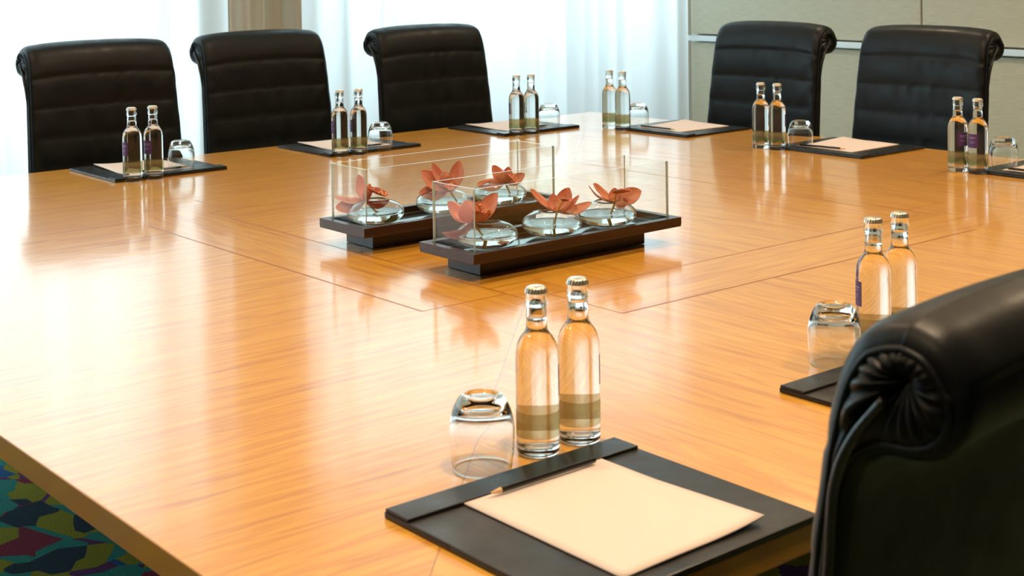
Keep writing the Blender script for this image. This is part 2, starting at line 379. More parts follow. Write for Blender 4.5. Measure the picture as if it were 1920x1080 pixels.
def back_bm():
    bm = bmesh.new(); r = .013; us = []
    for k in range(5): us.append((-(CW/2-r+r*math.cos(PI/2*k/4)), r*(1-math.sin(PI/2*k/4))))
    m_ = 34
    for k in range(1, m_): us.append((-(CW/2-r)+2*(CW/2-r)*k/m_, 0))
    for k in range(5): us.append((CW/2-r+r*math.sin(PI/2*k/4), r*(1-math.cos(PI/2*k/4))))
    rings = []
    for xx, ins in us:
        u = xx/(CW/2); ring = []
        for i, p in enumerate(loop):
            n = nrm(i); q = p-n*ins*(1 if ins else 0)
            if i < nfront+14:
                edge = min(1, max(0, (1-abs(u))/.10))
                c, tt = chan(p.y)
                if i >= nfront: c = .0085
                off = c*(edge**.5)-.0045
                # soft drag wrinkles that run down from each seam near the middle and the corners
                wr = math.sin(xx*115+p.y*9)+.6*math.sin(xx*63+2+p.y*20)
                off += .0034*wr*math.exp(-((u-.1)/.35)**2)*max(0, tt)**2*(1 if p.y < .28 else 0)
                wr2 = math.sin((abs(xx)*70-p.y*60))
                off += .0030*wr2*max(0, abs(u)-.55)*(1 if p.y < .28 else .2)
                q = q+n*off*(1 if ins < .012 else .6)
            z = q.y-.014*abs(u)**3*(max(0, min(1, (q.y-.1)/.2)))
            ring.append(bm.verts.new((xx*xscale(q.y), q.x-.012*(u*u)*(1-.6*max(0, min(1, (q.y-.12)/.22))), TZ+z)))
        rings.append(ring)
    for A, B in zip(rings[:-1], rings[1:]):
        for i in range(len(loop)-1): bm.faces.new((A[i], B[i], B[i+1], A[i+1]))
        bm.faces.new((A[-1], B[-1], B[0], A[0]))
    ends = [[v.co.copy() for v in rings[0]], [v.co.copy() for v in rings[-1]]]
    return bm, ends
spine = [Vector((p.x, p.y)) for p in spline([(.006,-.285,0), (-.004,-.2,0), (-.004,-.08,0), (.008,.06,0), (.018,.161,0), (.024,.23,0), (.036,.285,0), (.060,.322,0), (.090,.343,0)], 8)]
def end_bm(ends, sgn):
    bm = bmesh.new(); S = 10; rows = []
    for i, co in enumerate(ends):
        y, z = co.y, co.z-TZ
        j = min(range(len(spine)), key=lambda k: (spine[k].x-y)**2+(spine[k].y-z)**2)
        if i < nfront and z > .20:
            j0 = min(range(len(spine)), key=lambda k: abs(spine[k].y-.20)); ff_ = min(1, (z-.20)/.125); j = round(j0+(len(spine)-1-j0)*ff_**.8)
        elif i >= nfront and y > .045 and z > .245: j = len(spine)-1
        sp_ = spine[j]; roll = max(0, min(1, (z-.24)/.05)); ang = math.atan2(z-.343, y-.09); row = []
        for s in range(S+1):
            f = s/S; yy = y+(sp_.x-y)*f; zz = z+(sp_.y-z)*f
            bulge = .0025*math.sin(PI*min(1, f*1.1))*(1-roll)+roll*(.008*math.sin(PI*f**.8)-.005*f*f)
            rip = .0040*math.sin(ang*19+.8*math.sin(ang*4))*math.sin(PI*min(1, f*1.02))**.7*roll
            row.append(bm.verts.new((co.x+sgn*(bulge+rip), yy, TZ+zz)))
        rows.append(row)
    n = len(rows)
    for i in range(n):
        A, B = rows[i], rows[(i+1) % n]
        for s in range(S):
            try: bm.faces.new((A[s], B[s], B[s+1], A[s+1]))
            except ValueError: pass
    bmesh.ops.remove_doubles(bm, verts=bm.verts, dist=.0002)
    return bm
def make_chair():
    c = empty('conference_chair', (0, 0, 0))
    bm, ends = back_bm(); from_bm('backrest', bm, M_LEATHER, c, True)
    for k, sgn in ((0, -1), (1, 1)):
        from_bm('gathered_end', end_bm(ends[k], sgn), M_LEATHER, c, True)
        xo = sgn*(CW/2+.004)
        cord = spline([(.018,-.29,0), (.008,-.2,0), (.008,-.08,0), (.019,.06,0), (.029,.161,0), (.034,.22,0), (.041,.262,0), (.058,.303,0), (.088,.341,0)], 6)
        bm = bmesh.new(); pts = [Vector((xo*xscale(p.y)+sgn*(-.002+.008*max(0, min(1, (p.y-.2)/.08))), p.x-.012, TZ+p.y-.014*max(0, min(1, (p.y-.1)/.2)))) for p in cord]
        tube_bm(bm, pts, .0045, 8); from_bm('piping', bm, M_PIPING, c, True)
        bm = bmesh.new(); tube_bm(bm, [v+Vector((sgn*.001, 0, 0)) for v in ends[k]], .0035, 6); from_bm('piping', bm, M_LEATHER, c, True)
    # seat, seat pan, gas column, star base with castors
    bm = bmesh.new(); box_bm(bm, -.265, .265, -.47, .035, .375, .475, .04, 5); from_bm('seat', bm, M_LEATHER, c, True)
    box('seat_pan', -.19, .19, -.40, 0, .35, .378, M_PLASTIC, c, .01)
    lathe('gas_column', [(0, .10), (.03, .10), (.03, .24), (.018, .245), (.018, .35), (0, .35)], M_CHROME, c, 24, (0, -.21, 0))
    bm = bmesh.new(); lathe_bm(bm, [(0,.06), (.045,.06), (.045,.11), (.03,.125), (0,.125)], 24); from_bm('base_hub', bm, M_CHROME, c, True, (0, -.21, 0))
    for k in range(5):
        a = 2*PI*k/5+.3; d = Vector((math.cos(a), math.sin(a), 0))
        bm = bmesh.new(); tube_bm(bm, [d*.03+Vector((0,0,.10)), d*.16+Vector((0,0,.088)), d*.30+Vector((0,0,.07))], [.022, .018, .013], 10)
        leg = from_bm('base_leg', bm, M_CHROME, c, True, (0, -.21, 0))
        bm = bmesh.new(); s = d.cross(Vector((0, 0, 1)))
        for q in (-1, 1):
            tube_bm(bm, [d*.30+s*q*.008+Vector((0,0,.029)), d*.30+s*q*.024+Vector((0,0,.029))], .028, 20)
        tube_bm(bm, [d*.30+Vector((0,0,.03)), d*.30+Vector((0,0,.075))], .006, 8)
        from_bm('castor', bm, M_PLASTIC, leg, True)
    return c
ch0 = make_chair()
CH = [((2.09, 4.80, 0), 0, 'black leather roll-top chair at the far left, leftmost of the row before the curtains'),
      ((2.80, 4.89, 0), 0, 'black leather roll-top chair in front of the taupe drape, between two other chairs'),
      ((3.49, 4.72, 0), 0, 'black leather roll-top chair nearest the far table corner on the curtain side'),
      ((4.40, 3.75, 0), -PI/2, 'black leather roll-top chair by the wall, just right of the curtain end'),
      ((4.46, 3.06, 0), -PI/2, 'black leather roll-top chair by the fabric wall, rightmost of the far chairs'),
      ((1.192, .735, 0), PI, 'large close-up black leather chair back with gathered roll end, right foreground')]
for i, (loc, rz, lab) in enumerate(CH):
    o = ch0 if i == 0 else dup(ch0, loc, rz)
    o.location = loc; o.rotation_euler = (0, 0, rz); tag(o, lab, 'chair', 'black leather conference chairs')

# ---------------------------------------------------------------- bottles
def band_mat():
    m = bpy.data.materials.new('printed_band'); m.use_nodes = True; nt = m.node_tree; t = NT(m)
    b = t.b; b.inputs['Roughness'].default_value = .5
    tc = t.n('TexCoord'); sp = t.n('SeparateXYZ'); t.l(tc.outputs['Object'], sp.inputs[0])
    lo = t.math('LESS_THAN', sp.outputs[2], .0475)
    ang = t.math('ARCTAN2', sp.outputs[1], sp.outputs[0])
    cb = t.n('CombineXYZ'); t.l(t.math('MULTIPLY', ang, 9), cb.inputs[0]); t.l(t.math('MULTIPLY', sp.outputs[2], 300), cb.inputs[1])
    n = t.n('TexNoise'); n.inputs['Scale'].default_value = 1.2; t.l(cb.outputs[0], n.inputs[0])
    mk = t.math('MULTIPLY', t.math('MULTIPLY', t.math('GREATER_THAN', n.outputs[0], .44), t.math('LESS_THAN', sp.outputs[2], .037)), t.math('GREATER_THAN', sp.outputs[2], .030))
    c = t.mix(lo, (.36,.33,.20), (.24,.20,.14)); c = t.mix(mk, c, (.02,.28,.09)); t.l(c, b.inputs['Base Color'])
    tr = t.n('BsdfTransparent'); tr.inputs[0].default_value = (.9,.85,.6,1); mx = t.n('MixShader'); mx.inputs[0].default_value = .44
    out = nt.nodes['Material Output']; t.l(tr.outputs[0], mx.inputs[1]); t.l(b.outputs[0], mx.inputs[2]); t.l(mx.outputs[0], out.inputs[0])
    return m
M_BAND = band_mat()
M_LABEL = mat('purple_label', (.065,.025,.15), .45)
M_PRINT = mat('pale_print', (.35,.30,.45), .5)
def bottle_prof():
    o = [(0, .0012), (.020, .0006), (.0255, 0), (.0285, .0022), (.0295, .006), (.0295, .130), (.0292, .138), (.0280, .1455), (.0256, .1530), (.0222, .1590), (.0182, .1640), (.0156, .1678), (.0145, .172), (.0142, .18), (.0138, .199), (.0142, .2022), (.0154, .2042), (.0157, .2075), (.0152, .2110), (.0147, .2150), (.0145, .219), (.0144, .225), (.0130, .2262)]
    return o
INN = [(.0108, .2262), (.0105, .218), (.0106, .200), (.0116, .178), (.0121, .1710), (.0138, .1660), (.0165, .1615), (.0202, .1565), (.0236, .1507), (.0259, .1435), (.0271, .1365), (.0274, .129), (.0274, .020), (.0262, .0145), (.022, .0120), (.012, .0135), (0, .0145)]
def rint(prof, z):
    for (r1, z1), (r2_, z2) in zip(prof[:-1], prof[1:]):
        if min(z1, z2) <= z <= max(z1, z2) and abs(z1-z2) > 1e-9: return r1+(r2_-r1)*(z-z1)/(z2-z1)
def smooth_prof(p, k=3):
    return [(max(0, v.x), v.y) for v in spline([(a, b, 0) for a, b in p], k)]
def make_bottle(wl):
    b = empty('water_bottle', (0, 0, 0))
    n = 64; bm = bmesh.new(); lathe_bm(bm, bottle_prof(), n)
    r_w = rint(INN, wl)
    dry = [p for p in INN if p[1] > wl+.0005 and p[0] > 0]; wet = [p for p in INN if not (p[1] > wl+.0005)]
    lathe_bm(bm, [(.0130, .2262)]+dry+[(r_w, wl)], n)
    bmesh.ops.remove_doubles(bm, verts=bm.verts, dist=1e-6)
    body = from_bm('glass_body', bm, M_GLASS, b, True, recalc=False)
    bm = bmesh.new(); lathe_bm(bm, (wet+[])[::-1]+[(r_w, wl)], n, 0); lathe_bm(bm, [(r_w, wl), (r_w*.9, wl-.0006), (r_w*.6, wl-.0012), (0, wl-.0013)], n, 1)
    bmesh.ops.remove_doubles(bm, verts=bm.verts, dist=1e-6)
    from_bm('water', bm, [M_GWATER, M_WATER], b, True, recalc=False)
    # printed band round the foot
    lathe('printed_band', [(.02975, .026), (.02975, .0605)], M_BAND, b, 64)
    # crown cap with crimped skirt
    bm = bmesh.new(); N = 84; prof = [(0, .2282), (.0105, .2281), (.0128, .2272), (.0143, .2245), (.0150, .2218), (.0156, .2196)]
    rings = []
    for r_, z in prof:
        rings.append([bm.verts.new(((r_+(.0006*math.cos(21*2*PI*k/N) if z < .2255 else 0))*math.cos(2*PI*k/N), (r_+(.0006*math.cos(21*2*PI*k/N) if z < .2255 else 0))*math.sin(2*PI*k/N), z)) for k in range(N)] if r_ else [bm.verts.new((0, 0, z))])
    for A, B in zip(rings[:-1], rings[1:]):
        for k in range(N):
            if len(A) == 1: bm.faces.new((A[0], B[k], B[(k+1) % N]))
            else: bm.faces.new((A[k], B[k], B[(k+1) % N], A[(k+1) % N]))
    from_bm('crown_cap', bm, M_CAP, b, True)
    # purple label on the +x side of the bottle
    bm = bmesh.new(); rows = []
    for k in range(13):
        a = (-.62+1.24*k/12); rows.append([bm.verts.new((.0298*math.cos(a), .0298*math.sin(a), z)) for z in (.080, .122)])
    for A, B in zip(rows[:-1], rows[1:]): bm.faces.new((A[0], B[0], B[1], A[1]))
    lab = from_bm('label', bm, M_LABEL, b, True)
    bm = bmesh.new()
    for (z, h, segs) in ((.1105, .0022, ((-.42,-.26), (-.22,-.04), (0,.16), (.20,.42))), (.1065, .0012, ((-.3,-.1), (-.06,.12), (.16,.3))), (.098, .0010, ((-.34,-.12), (-.08,.10), (.14,.34))), (.0945, .0010, ((-.28,0), (.04,.26)))):
        for a0, a1 in segs:
            rows = [[bm.verts.new((.02995*math.cos(a), .02995*math.sin(a), zz)) for zz in (z, z+h)] for a in (a0, (a0+a1)/2, a1)]
            for A, B in zip(rows[:-1], rows[1:]): bm.faces.new((A[0], B[0], B[1], A[1]))
    from_bm('label_print', bm, M_PRINT, lab)
    return b
CAMP = Vector((0, 0))
bot_a = make_bottle(.187); bot_b = make_bottle(.196)
# x, y, label direction (deg, world), which, description
BOT = [(1.239, 1.456, -22, 0, 'nearest water bottle, left one of the foreground pair between tumbler and pad'),
       (1.314, 1.455, -24, 1, 'water bottle standing right behind the nearest bottle, right one of the foreground pair'),
       (1.979, 1.447, 140, 0, 'left water bottle of the pair rising behind the foreground chair back'),
       (2.052, 1.446, 142, 1, 'right water bottle of the pair rising behind the foreground chair back'),
       (1.874, 4.118, -175, 0, 'left water bottle of the pair before the leftmost chair'),
       (1.943, 4.116, -160, 0, 'right water bottle of the pair before the leftmost chair, next to its tumbler'),
       (2.636, 4.125, 163, 0, 'left water bottle of the pair before the chair in front of the taupe drape'),
       (2.706, 4.115, 155, 1, 'right water bottle of the pair before the chair in front of the taupe drape'),
       (3.430, 4.130, 145, 0, 'left water bottle of the pair right of the third curtain-side chair'),
       (3.490, 4.115, 142, 1, 'right water bottle of the pair right of the third curtain-side chair'),
       (3.815, 4.024, -38, 1, 'left water bottle of the pair just right of the far table corner'),
       (3.809, 3.945, -36, 1, 'right water bottle of the pair just right of the far table corner'),
       (3.789, 3.236, -48, 0, 'left water bottle of the pair before the first chair by the wall'),
       (3.798, 3.171, -46, 1, 'right water bottle of the pair before the first chair by the wall, touching the tumbler'),
       (3.806, 2.470, -112, 0, 'left water bottle with purple label before the rightmost far chair'),
       (3.806, 2.401, 178, 1, 'right water bottle of the pair at the right picture edge, beside its tumbler')]
for i, (x, y, a, k, lab) in enumerate(BOT):
    src = (bot_a, bot_b)[k]; loc = (x, y, TZ+.0008)
    o = src if i < 2 else dup(src, loc, math.radians(a))
    o.location = loc; o.rotation_euler = (0, 0, math.radians(a)); tag(o, lab, 'bottle', 'pairs of glass water bottles')

# ---------------------------------------------------------------- upside-down tumblers
TP = [(0,.0852), (.014,.0850), (.020,.0868), (.0245,.0868), (.0290,.0838), (.0345,.0755), (.0390,.0640), (.0415,.050), (.0418,.040), (.0405,.022), (.0385,.007), (.0380,.0008), (.0375,.0), (.0370,.0008), (.0376,.007), (.0397,.022), (.0409,.040), (.0404,.049), (.0378,.058), (.0332, .0660), (.023,.0716), (.010,.0733), (0,.0735)]
TP = [(r_*1.04, z*1.13) for r_, z in TP]
tum = tag(lathe('tumbler', smooth_prof(TP, 3), M_GLASS, None, 64, flip=True), '', 'glass')
GL = [(1.145, 1.460, 'nearest upturned tumbler, left of the foreground bottles'), (1.873, 1.447, 'upturned tumbler left of the bottles behind the foreground chair'),
      (2.080, 4.205, 'upturned tumbler on the pad edge of the leftmost chair'), (2.819, 4.150, 'upturned tumbler beside the bottles before the chair at the taupe drape'),
      (3.636, 4.180, 'upturned tumbler against the curtain, right of the third bottle pair'), (3.895, 3.950, 'upturned tumbler right of the far-corner bottle pair'),
      (3.865, 3.125, 'upturned tumbler between bottles and pad of the first chair by the wall'), (3.938, 2.395, 'upturned tumbler at the right picture edge beside the purple-labelled bottles')]

# ---------------------------------------------------------------- writing pads, paper, pencils
PW, PD = .384, .352        # along the table edge, in from it
def make_pad():
    p = empty('desk_pad', (0, 0, 0))
    box('board', -PW/2, PW/2, -PD/2, PD/2, 0, .0075, M_PAD, p, .0025)
    box('holding_strip', -PW/2+.001, PW/2-.001, PD/2-.048, PD/2-.001, .0075, .0115, M_PAD, p, .0018)
    return p
def make_paper():
    bm = bmesh.new(); nx, ny = 14, 18; w_, h_ = .230, .288; G = {}
    for lay, z in ((0, 0), (1, .0022)):
        for i in range(nx+1):
            for j in range(ny+1):
                u = i/nx; v = j/ny
                lift = .006*max(0, u-.55)**2*max(0, 1-v*1.6)*6+.0016*math.sin(PI*u)*(1-v)
                G[lay, i, j] = bm.verts.new((-w_/2+w_*u, -h_/2+h_*v, z+lift))
    for i in range(nx):
        for j in range(ny):
            bm.faces.new([G[1, i, j], G[1, i+1, j], G[1, i+1, j+1], G[1, i, j+1]]); bm.faces.new([G[0, i, j+1], G[0, i+1, j+1], G[0, i+1, j], G[0, i, j]])
    for i in range(nx):
        for j in (0, ny): bm.faces.new([G[0, i, j], G[0, i+1, j], G[1, i+1, j], G[1, i, j]])
    for j in range(ny):
        for i in (0, nx): bm.faces.new([G[0, i, j], G[0, i, j+1], G[1, i, j+1], G[1, i, j]])
    return from_bm('notepaper', bm, M_PAPER, None, True)
def make_pencil():
    p = empty('pencil', (0, 0, 0)); L = .178; r_ = .0038
    def rod(name, pts, rad, m, n=6):
        bm = bmesh.new(); tube_bm(bm, pts, rad, n); return from_bm(name, bm, m, p)
    rod('barrel', [(-L/2+.020, 0, r_), (L/2, 0, r_)], r_, mat('black_lacquer', (.015,.013,.012), .25))
    rod('sharpened_wood', [(-L/2+.020, 0, r_), (-L/2+.004, 0, r_)], [r_*.98, .0012], mat('cedar', (.72,.46,.24), .6), 10)
    rod('lead', [(-L/2+.004, 0, r_), (-L/2, 0, r_)], [.0012, .0003], mat('graphite', (.05,.05,.05), .4), 8)
    return p
pad0, paper0, pen0 = make_pad(), make_paper(), make_pencil()
# pad centre x, y, rotation (strip towards the table middle), wording
SEATS = [(1.145, 1.233, 0, 'the foreground setting beside the close-up chair'), (1.879, 1.233, 0, 'the setting half hidden behind the close-up chair'),
         (2.010, 4.300, PI, 'the setting before the leftmost chair'), (2.785, 4.300, PI, 'the setting before the chair at the taupe drape'), (3.555, 4.300, PI, 'the setting before the third curtain-side chair'),
         (3.985, 3.800, PI/2, 'the far-corner setting by the wall'), (3.985, 3.020, PI/2, 'the setting between the two right-hand chairs'), (3.985, 2.235, PI/2, 'the setting cut by the right picture edge')]
for i, (x, y, rz, wh) in enumerate(SEATS):
    if i == 0: p, q, k = pad0, paper0, pen0
    else: p, q, k = dup(pad0, (0,0,0)), dup(paper0, (0,0,0)), dup(pen0, (0,0,0))
    R = Matrix.Rotation(rz, 3, 'Z')
    def at(dx, dy, z): v = R @ Vector((dx, dy, 0)); return (x+v.x, y+v.y, TZ+z)
    p.location = at(0, 0, .0004); p.rotation_euler = (0, 0, rz); tag(p, 'black leather desk pad of '+wh, 'desk pad', 'black desk pads')
    q.location = at(.008, -.006, .0082); q.rotation_euler = (0, 0, rz+(0, .02, -.02, .01, .03, -.015, .02, 0)[i]); tag(q, 'blank cream notepaper on the pad of '+wh, 'paper', 'notepaper sheets')
    k.location = at(.012, .118, .0128); k.rotation_euler = (0, 0, rz+(0.0, .03, -.02, .02, -.03, .02, .12, 0)[i]); tag(k, 'black pencil lying on the paper of '+wh, 'pencil', 'black pencils')
for i, (x, y, lab) in enumerate(GL):
    if i == 0: o = tum
    else: o = tum.copy(); C.objects.link(o)
    z = TZ+.0008
    for (px, py, rz, _) in SEATS:
        hx, hy = (PW/2, PD/2) if abs(math.sin(rz)) < .5 else (PD/2, PW/2)
    o.location = (x, y, z); tag(o, lab, 'glass', 'upturned tumblers')

# ---------------------------------------------------------------- centrepieces
def make_centre(name, xa, xb, ya, yb, pl, lab):
    cx, cy2 = (xa+xb)/2, (ya+yb)/2
    c = tag(empty(name, (cx, cy2, TZ)), lab, 'centrepiece', 'flower display boxes')
    hx, hy = (xb-xa)/2, (yb-ya)/2
    px0, px1, py0, py1 = pl
    box('plinth', px0-cx, px1-cx, py0-cy2, py1-cy2, .0008, .042, M_TRAY, c, .001)
    # tray: slab with a shallow sunk floor
    bm = bmesh.new(); z0, zf, zt = .041, .047, .063; wl_ = .018
    box_bm(bm, -hx, hx, -hy, hy, z0, zf, .0012, 1)
    for a in ((-hx, hx, -hy, -hy+wl_), (-hx, hx, hy-wl_, hy), (-hx, -hx+wl_, -hy+wl_, hy-wl_), (hx-wl_, hx, -hy+wl_, hy-wl_)): box_bm(bm, *a, zf-.001, zt)
    from_bm('tray', bm, M_TRAY, c)
    gx, gy, th, gz0, gz1 = hx-.021, hy-.021, .004, .0482, .194
    gb = empty('glass_box', (0, 0, 0)); gb.parent = c
    def pane(x0, x1, y0, y1):
        bm = bmesh.new(); box_bm(bm, x0, x1, y0, y1, gz0, gz1)
        me = bpy.data.meshes.new('pane'); bmesh.ops.recalc_face_normals(bm, faces=bm.faces)
        lx = (x1-x0) > (y1-y0)
        for f in bm.faces: f.material_index = 0 if (abs(f.normal.y) > .5 if lx else abs(f.normal.x) > .5) else 1
        bm.to_mesh(me); bm.free(); link('pane', me, [M_PANE, M_PEDGE], gb)
    pane(-gx, gx, -gy, -gy+th); pane(-gx, gx, gy-th, gy); pane(-gx, -gx+th, -gy+th+.0002, gy-th-.0002); pane(gx-th, gx, -gy+th+.0002, gy-th-.0002)
    box('glass_base', -gx+.006, gx-.006, -gy+.006, gy-.006, .0472, .0482, M_PANE, gb)
    return c
make_centre('flower_display', 1.784, 2.400, 2.293, 2.483, (1.847, 2.337, 2.352, 2.466), 'nearer dark wood tray with open glass box, right of the other one')
make_centre('flower_display', 1.776, 2.392, 2.686, 2.876, (1.839, 2.329, 2.745, 2.858), 'farther dark wood tray with open glass box, behind and left of the other')

# bubble bowls, water, floating cymbidium blooms
BR, BH = .068, .060
def bowl_out(n=22, a0=-1.22, a1=1.16):
    return [(BR*math.cos(a0+(a1-a0)*i/n), BH/2+BH/2*math.sin(a0+(a1-a0)*i/n)/.97) for i in range(n+1)]
def make_bowl():
    b = empty('bubble_bowl', (0, 0, 0)); th = .0022; wl_ = .0300
    out = [(0, .0025)]+bowl_out(); inn = [(r_-th*math.cos(math.atan2((z-BH/2)*2, r_)), z+(.006-th)*0+th*(1 if z < BH/2 else -.6)*abs(math.sin(math.atan2((z-BH/2)*2.2, r_)))) for r_, z in bowl_out()][::-1]
    inn = inn+[(0, .0052)]
    r_w = rint(inn, wl_)
    dry = [p for p in inn if p[1] > wl_+.0004]; wet = [p for p in inn if p[1] <= wl_+.0004-.0008]
    bm = bmesh.new(); lathe_bm(bm, out+[((out[-1][0]+inn[0][0])/2, out[-1][1]+.0012)]+dry+[(r_w, wl_)], 56)
    from_bm('glass_bowl', bm, M_GLASS, b, True, recalc=False)
    bm = bmesh.new(); lathe_bm(bm, wet[::-1]+[(r_w, wl_)], 56, 0); lathe_bm(bm, [(r_w, wl_), (r_w*.97, wl_-.0006), (r_w*.6, wl_-.0008), (0, wl_-.0008)], 56, 1)
    bmesh.ops.remove_doubles(bm, verts=bm.verts, dist=1e-6)
    from_bm('water', bm, [M_GWATER, M_WATER], b, True, recalc=False)
    return b
RT = Vector((math.sin(yaw), -math.cos(yaw), 0)); TW = Vector((-math.cos(yaw), -math.sin(yaw), 0)); UP = Vector((0, 0, 1))
def L(r_, u_, t_): return (RT*r_+UP*u_+TW*t_)*.01       # right / up / towards the near corner, centimetres
def petal_bm(bm, base, tip, width, face, bend=.15, cup=.25, twist=0, shape=.42, uvl=None):
    """width cm; face = direction the petal's inner face looks; bend pushes the middle away from face"""
    b, t_ = Vector(base), Vector(tip); ax = t_-b; Lg = ax.length; d = ax.normalized(); f = face.normalized(); f = (f-d*f.dot(d)).normalized(); s0 = d.cross(f)
    nS, nW = 14, 8; grid = []; wd = width*.01/2*1.3
    for i in range(nS+1):
        s = i/nS
        wv = wd*(math.sin(PI*min(1, s**.85)) ** .62 if 0 < s < 1 else 0); wv = max(wv, wd*.16*(1-s)+.0002)
        th = twist*s; sd = s0*math.cos(th)+f*math.sin(th); ff = f*math.cos(th)-s0*math.sin(th)
        cen = b+d*Lg*s-ff*bend*Lg*math.sin(PI*s)
        row = []
        for j in range(nW+1):
            q = -1+2*j/nW
            p = cen+sd*wv*q+ff*(cup*wv*q*q-.06*wv*(1-abs(q))**2)+ff*.0006*math.sin(9*s+5*q)
            row.append(p)
        grid.append(row)
    th_ = .0005
    for side in (0, 1):
        V = [[bm.verts.new(p+(-f*th_*2*side)) for p in row] for row in grid]
        for i in range(nS):
            for j in range(nW):
                vs = (V[i][j], V[i+1][j], V[i+1][j+1], V[i][j+1]); fc = bm.faces.new(vs if not side else vs[::-1])
                uvs = [(i/nS, j/nW), ((i+1)/nS, j/nW), ((i+1)/nS, (j+1)/nW), (i/nS, (j+1)/nW)]
                if side: uvs = uvs[::-1]
                for lp, uv in zip(fc.loops, uvs): lp[uvl].uv = uv
        if side == 0: V0 = V
        else:
            for i in range(nS):
                for j in (0, nW): bm.faces.new((V0[i][j], V0[i+1][j], V[i+1][j], V[i][j]))
bowl0 = make_bowl()
def flower(bx, by, fx, base, petals, lip, column, stem, blab, flab, first=False):
    """bx,by bowl centre; base (r,u,t) cm of the flower heart relative to bowl foot; other points relative to the heart"""
    loc = (bx, by, TZ+.0486)
    b = bowl0 if first else dup(bowl0, loc); b.location = loc
    tag(b, blab, 'bowl', 'round glass bubble bowls')
    heart = Vector(loc)+L(*base)
    o = tag(empty('orchid', heart), flab, 'flower', 'salmon orchids')
    for (tip, wdt, face, bend, cup, tw, bs) in petals:
        bm = bmesh.new(); uvl = bm.loops.layers.uv.new('UVMap')
        petal_bm(bm, L(*bs), L(*tip), wdt, L(*face), bend, cup, tw, uvl=uvl); from_bm('petal', bm, M_PETAL, o, True, recalc=False)
    # lip: curled, ruffled, spotted
    c0, ldir, lw = lip; lw *= 1.2; c0 = (c0[0], c0[1]+.5, c0[2]+1.0); bm = bmesh.new(); d = L(*ldir).normalized(); c0 = L(*c0); sdir = d.cross(UP if abs(d.z) < .8 else RT).normalized(); nn = sdir.cross(d)
    N, K = 12, 10; G = []
    for i in range(N+1):
        s = i/N; row = []
        for j in range(K+1):
            q = -1+2*j/K; r_ = .01*lw*.5*(.5+.6*math.sin(PI*s*.9)); a = q*1.5*(1-.35*s)
            ru = .0009*math.sin(q*11+s*4)*s
            row.append(bm.verts.new(c0+d*(.01*lw*1.15*s)+sdir*(r_*math.sin(a))-nn*(r_*math.cos(a)*.8)+nn*(-.004*s*s*4*s+ru)))
        G.append(row)
    for i in range(N):
        for j in range(K): bm.faces.new((G[i][j], G[i+1][j], G[i+1][j+1], G[i][j+1]))
    from_bm('lip', bm, M_LIP, o, True)
    bm = bmesh.new(); a, e = column; pts = spline([L(*a), (L(*a)+L(*e))/2+nn*.002, L(*e)], 5); tube_bm(bm, pts, [.0036-.0001*i for i in range(len(pts))], 10); from_bm('column', bm, M_COLUMN, o, True)
    bm = bmesh.new(); pts = spline([L(*p) for p in stem], 5); tube_bm(bm, pts, .0024, 10); from_bm('stem', bm, M_STEM, o, True)
    return o
F_ = (0, .3, 1)
# nearer box, left / middle / right
flower(1.893, 2.386, 0, (-2.8, 5.5, .6),
  [((5.3, 6.4, -.6), 4.2, (-1,.6,1), .12, .35, .1, (.3,.2,0)), ((-5.5, 4.8, .3), 3.4, (.6,1,.7), .16, .3, .2, (-.4,.3,0)), ((-6.8, -1.8, 1.2), 2.5, (-.2,-1,1), -.22, .3, 0, (-.3,.3,.4)),
   ((-1.6, 5.3, 1.4), 4.0, (0,.3,-1), .14, .45, 0, (0,-.2,.4)), ((3.6, 3.2, 1.5), 3.4, (-.8,.4,-.6), .12, .4, 0, (0,-.2,.4)), ((1.2, 4.4, -1.8), 3.2, (0,.2,1), .1, .3, 0, (0,0,-.2))],
  ((.6, 2.0, .6), (.5, 1, .9), 2.4), ((.2, 1, .2), (1.6, 4.2, .8)), [(0, .2, 0), (.9, -1.2, .1), (2.4, -3.2, .2), (4.2, -4.9, .1)],
  'clear bubble bowl at the left end of the nearer glass box', 'coral orchid bloom at the left corner of the nearer glass box, one petal drooping left', True)
flower(2.080, 2.386, 0, (1.1, 5.5, .3),
  [((-5.9, 5.3, .3), 2.7, (1,1,.2), .1, .45, .3, (-.2,0,0)), ((8.0, 2.0, -.4), 2.8, (-.2,1,.5), .14, .25, 0, (.3,0,0)), ((2.9, 5.3, -.8), 3.0, (-.5,.2,1), .12, .3, 0, (.2,.1,0)),
   ((5.0, 3.9, 1.0), 2.2, (-1,.5,.2), .16, .4, 0, (.3,-.1,.3)), ((-1.0, 3.9, -1.2), 2.2, (.3,.3,1), .1, .3, 0, (0,.2,-.2))],
  ((1.4, 2.4, .5), (.5, .9, .8), 1.9), ((0, 0, .5), (1.7, 3.3, .7)), [(0, 0, 0), (-.2, -1.2, .1), (-.7, -3.1, .3), (-1.3, -4.9, .5)],
  'clear bubble bowl in the middle of the nearer glass box', 'salmon orchid bloom in the middle of the nearer glass box, seen from its stem side')
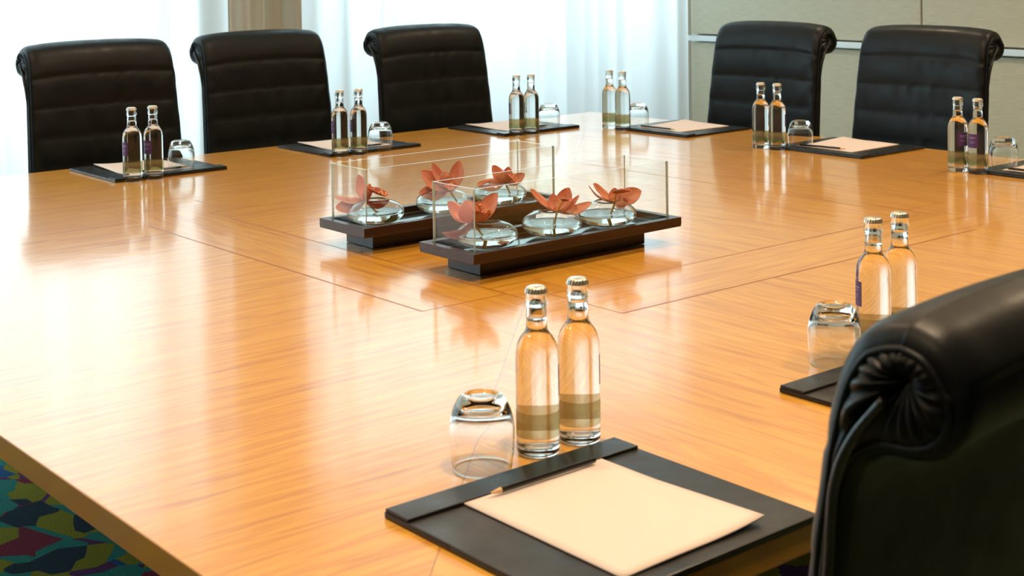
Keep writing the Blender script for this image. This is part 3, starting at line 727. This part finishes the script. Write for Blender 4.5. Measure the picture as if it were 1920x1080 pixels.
flower(2.250, 2.386, 0, (1.7, 5.5, .2),
  [((-4.8, 4.6, .2), 2.2, (1,.8,.3), .1, .5, .5, (-.2,0,0)), ((-5.8, 3.9, -.6), 1.3, (1,.8,.3), .14, .3, -.3, (-.2,0,-.2)), ((6.3, 2.7, -.2), 3.4, (-.3,1,.9), .05, .25, -.4, (.3,-.1,0)), ((3.2, .2, 1.2), 2.6, (-.1,1,.8), .18, .3, 0, (.1,-.2,.2)), ((.2, 3.3, -1.0), 2.0, (0,.3,1), .1, .3, 0, (0,.2,-.2))],
  ((-.3, 2.3, .3), (1.0, .85, .5), 2.7), ((0, -.1, .4), (.4, 2.6, .5)), [(0, 0, 0), (-.3, -1.3, 0), (-1.1, -3.0, 0), (-2.2, -4.2, 0)],
  'clear bubble bowl at the right end of the nearer glass box', 'salmon orchid bloom at the right end of the nearer glass box, dark spotted lip upward')
# farther box
flower(1.872, 2.781, 0, (-2.2, 5.3, .3),
  [((-1.7, 6.6, -.3), 3.0, (1,.1,.6), .1, .3, .2, (0,.1,0)), ((-7.2, -1.1, .4), 3.3, (.2,1,.8), .10, .2, .2, (-.3,.1,0)), ((-7.6, 1.3, -1.0), 2.0, (.2,1,.5), .08, .25, 0, (-.3,.1,-.3)),
   ((5.6, .6, .3), 2.1, (-.2,-.8,.8), -.18, .35, 0, (.3,.1,.1)), ((3.7, -.5, 1.2), 1.5, (0,1,.4), .1, .35, 0, (.1,-.1,.3)), ((1.0, 4.6, .9), 2.2, (-.6,.3,-.6), .12, .5, 0, (.1,.2,.2))],
  ((1.0, 3.2, .2), (1.0, .15, .4), 3.0), ((.1, .6, 0), (1.3, 3.6, .3)), [(.2, 0, 0), (1.2, -1.1, 0), (2.9, -2.5, 0), (6.4, -2.9, -.1)],
  'clear bubble bowl at the left end of the farther glass box', 'salmon orchid bloom at the left end of the farther glass box, curled lip pointing right')
flower(2.072, 2.781, 0, (1.5, 5.7, .1),
  [((-6.8, 5.0, .2), 3.6, (.8,.4,1), .1, .25, .1, (-.2,.1,0)), ((-4.2, 6.7, -.8), 2.2, (.4,.2,1), .08, .3, 0, (-.2,.2,-.2)), ((2.8, 7.3, 0), 3.6, (-.8,.3,1), .12, .25, 0, (.2,.2,0)),
   ((-7.4, -.4, .8), 3.6, (0,1,1), .14, .2, .2, (-.4,.2,.2)), ((-1.2, 4.9, .9), 2.6, (0,0,-1), .14, .5, 0, (-.3,.4,.2)), ((.6, .2, 1.8), 2.4, (-.4,1,.4), .15, .3, 0, (-.3,.3,.2))],
  ((-1.0, 2.0, .6), (.4, .3, 1), 3.2), ((-.3, .6, .2), (-1.0, 3.4, .6)), [(0, .1, 0), (.8, -1.2, 0), (1.9, -2.9, 0), (3.0, -4.6, 0)],
  'clear bubble bowl in the middle of the farther glass box', 'reddish orchid bloom in the middle of the farther glass box, yellow-spotted centre')
flower(2.250, 2.781, 0, (1.6, 5.2, .1),
  [((-7.4, .2, .4), 3.0, (.1,1,.9), .14, .25, .2, (-.4,.2,0)), ((-3.3, 4.9, .2), 2.8, (.6,.2,.8), .1, .3, 0, (-.2,.2,0)), ((4.9, 2.6, -.1), 2.4, (-.1,.8,1), .1, .25, 0, (.3,.1,0)),
   ((-.8, 3.4, 1.4), 3.6, (0,0,-1), .12, .5, 0, (-.2,-.1,.4)), ((.8, 4.4, -.8), 2.0, (0,.2,1), .1, .3, 0, (0,.2,-.2))],
  ((.2, 3.0, .5), (.9, -.1, .6), 2.3), ((0, .4, .2), (.9, 3.6, .4)), [(0, 0, 0), (.5, -1.2, 0), (1.2, -2.8, 0), (2.2, -4.6, 0)],
  'clear bubble bowl at the right end of the farther glass box', 'salmon orchid at the right end of the farther glass box, broad petal left')
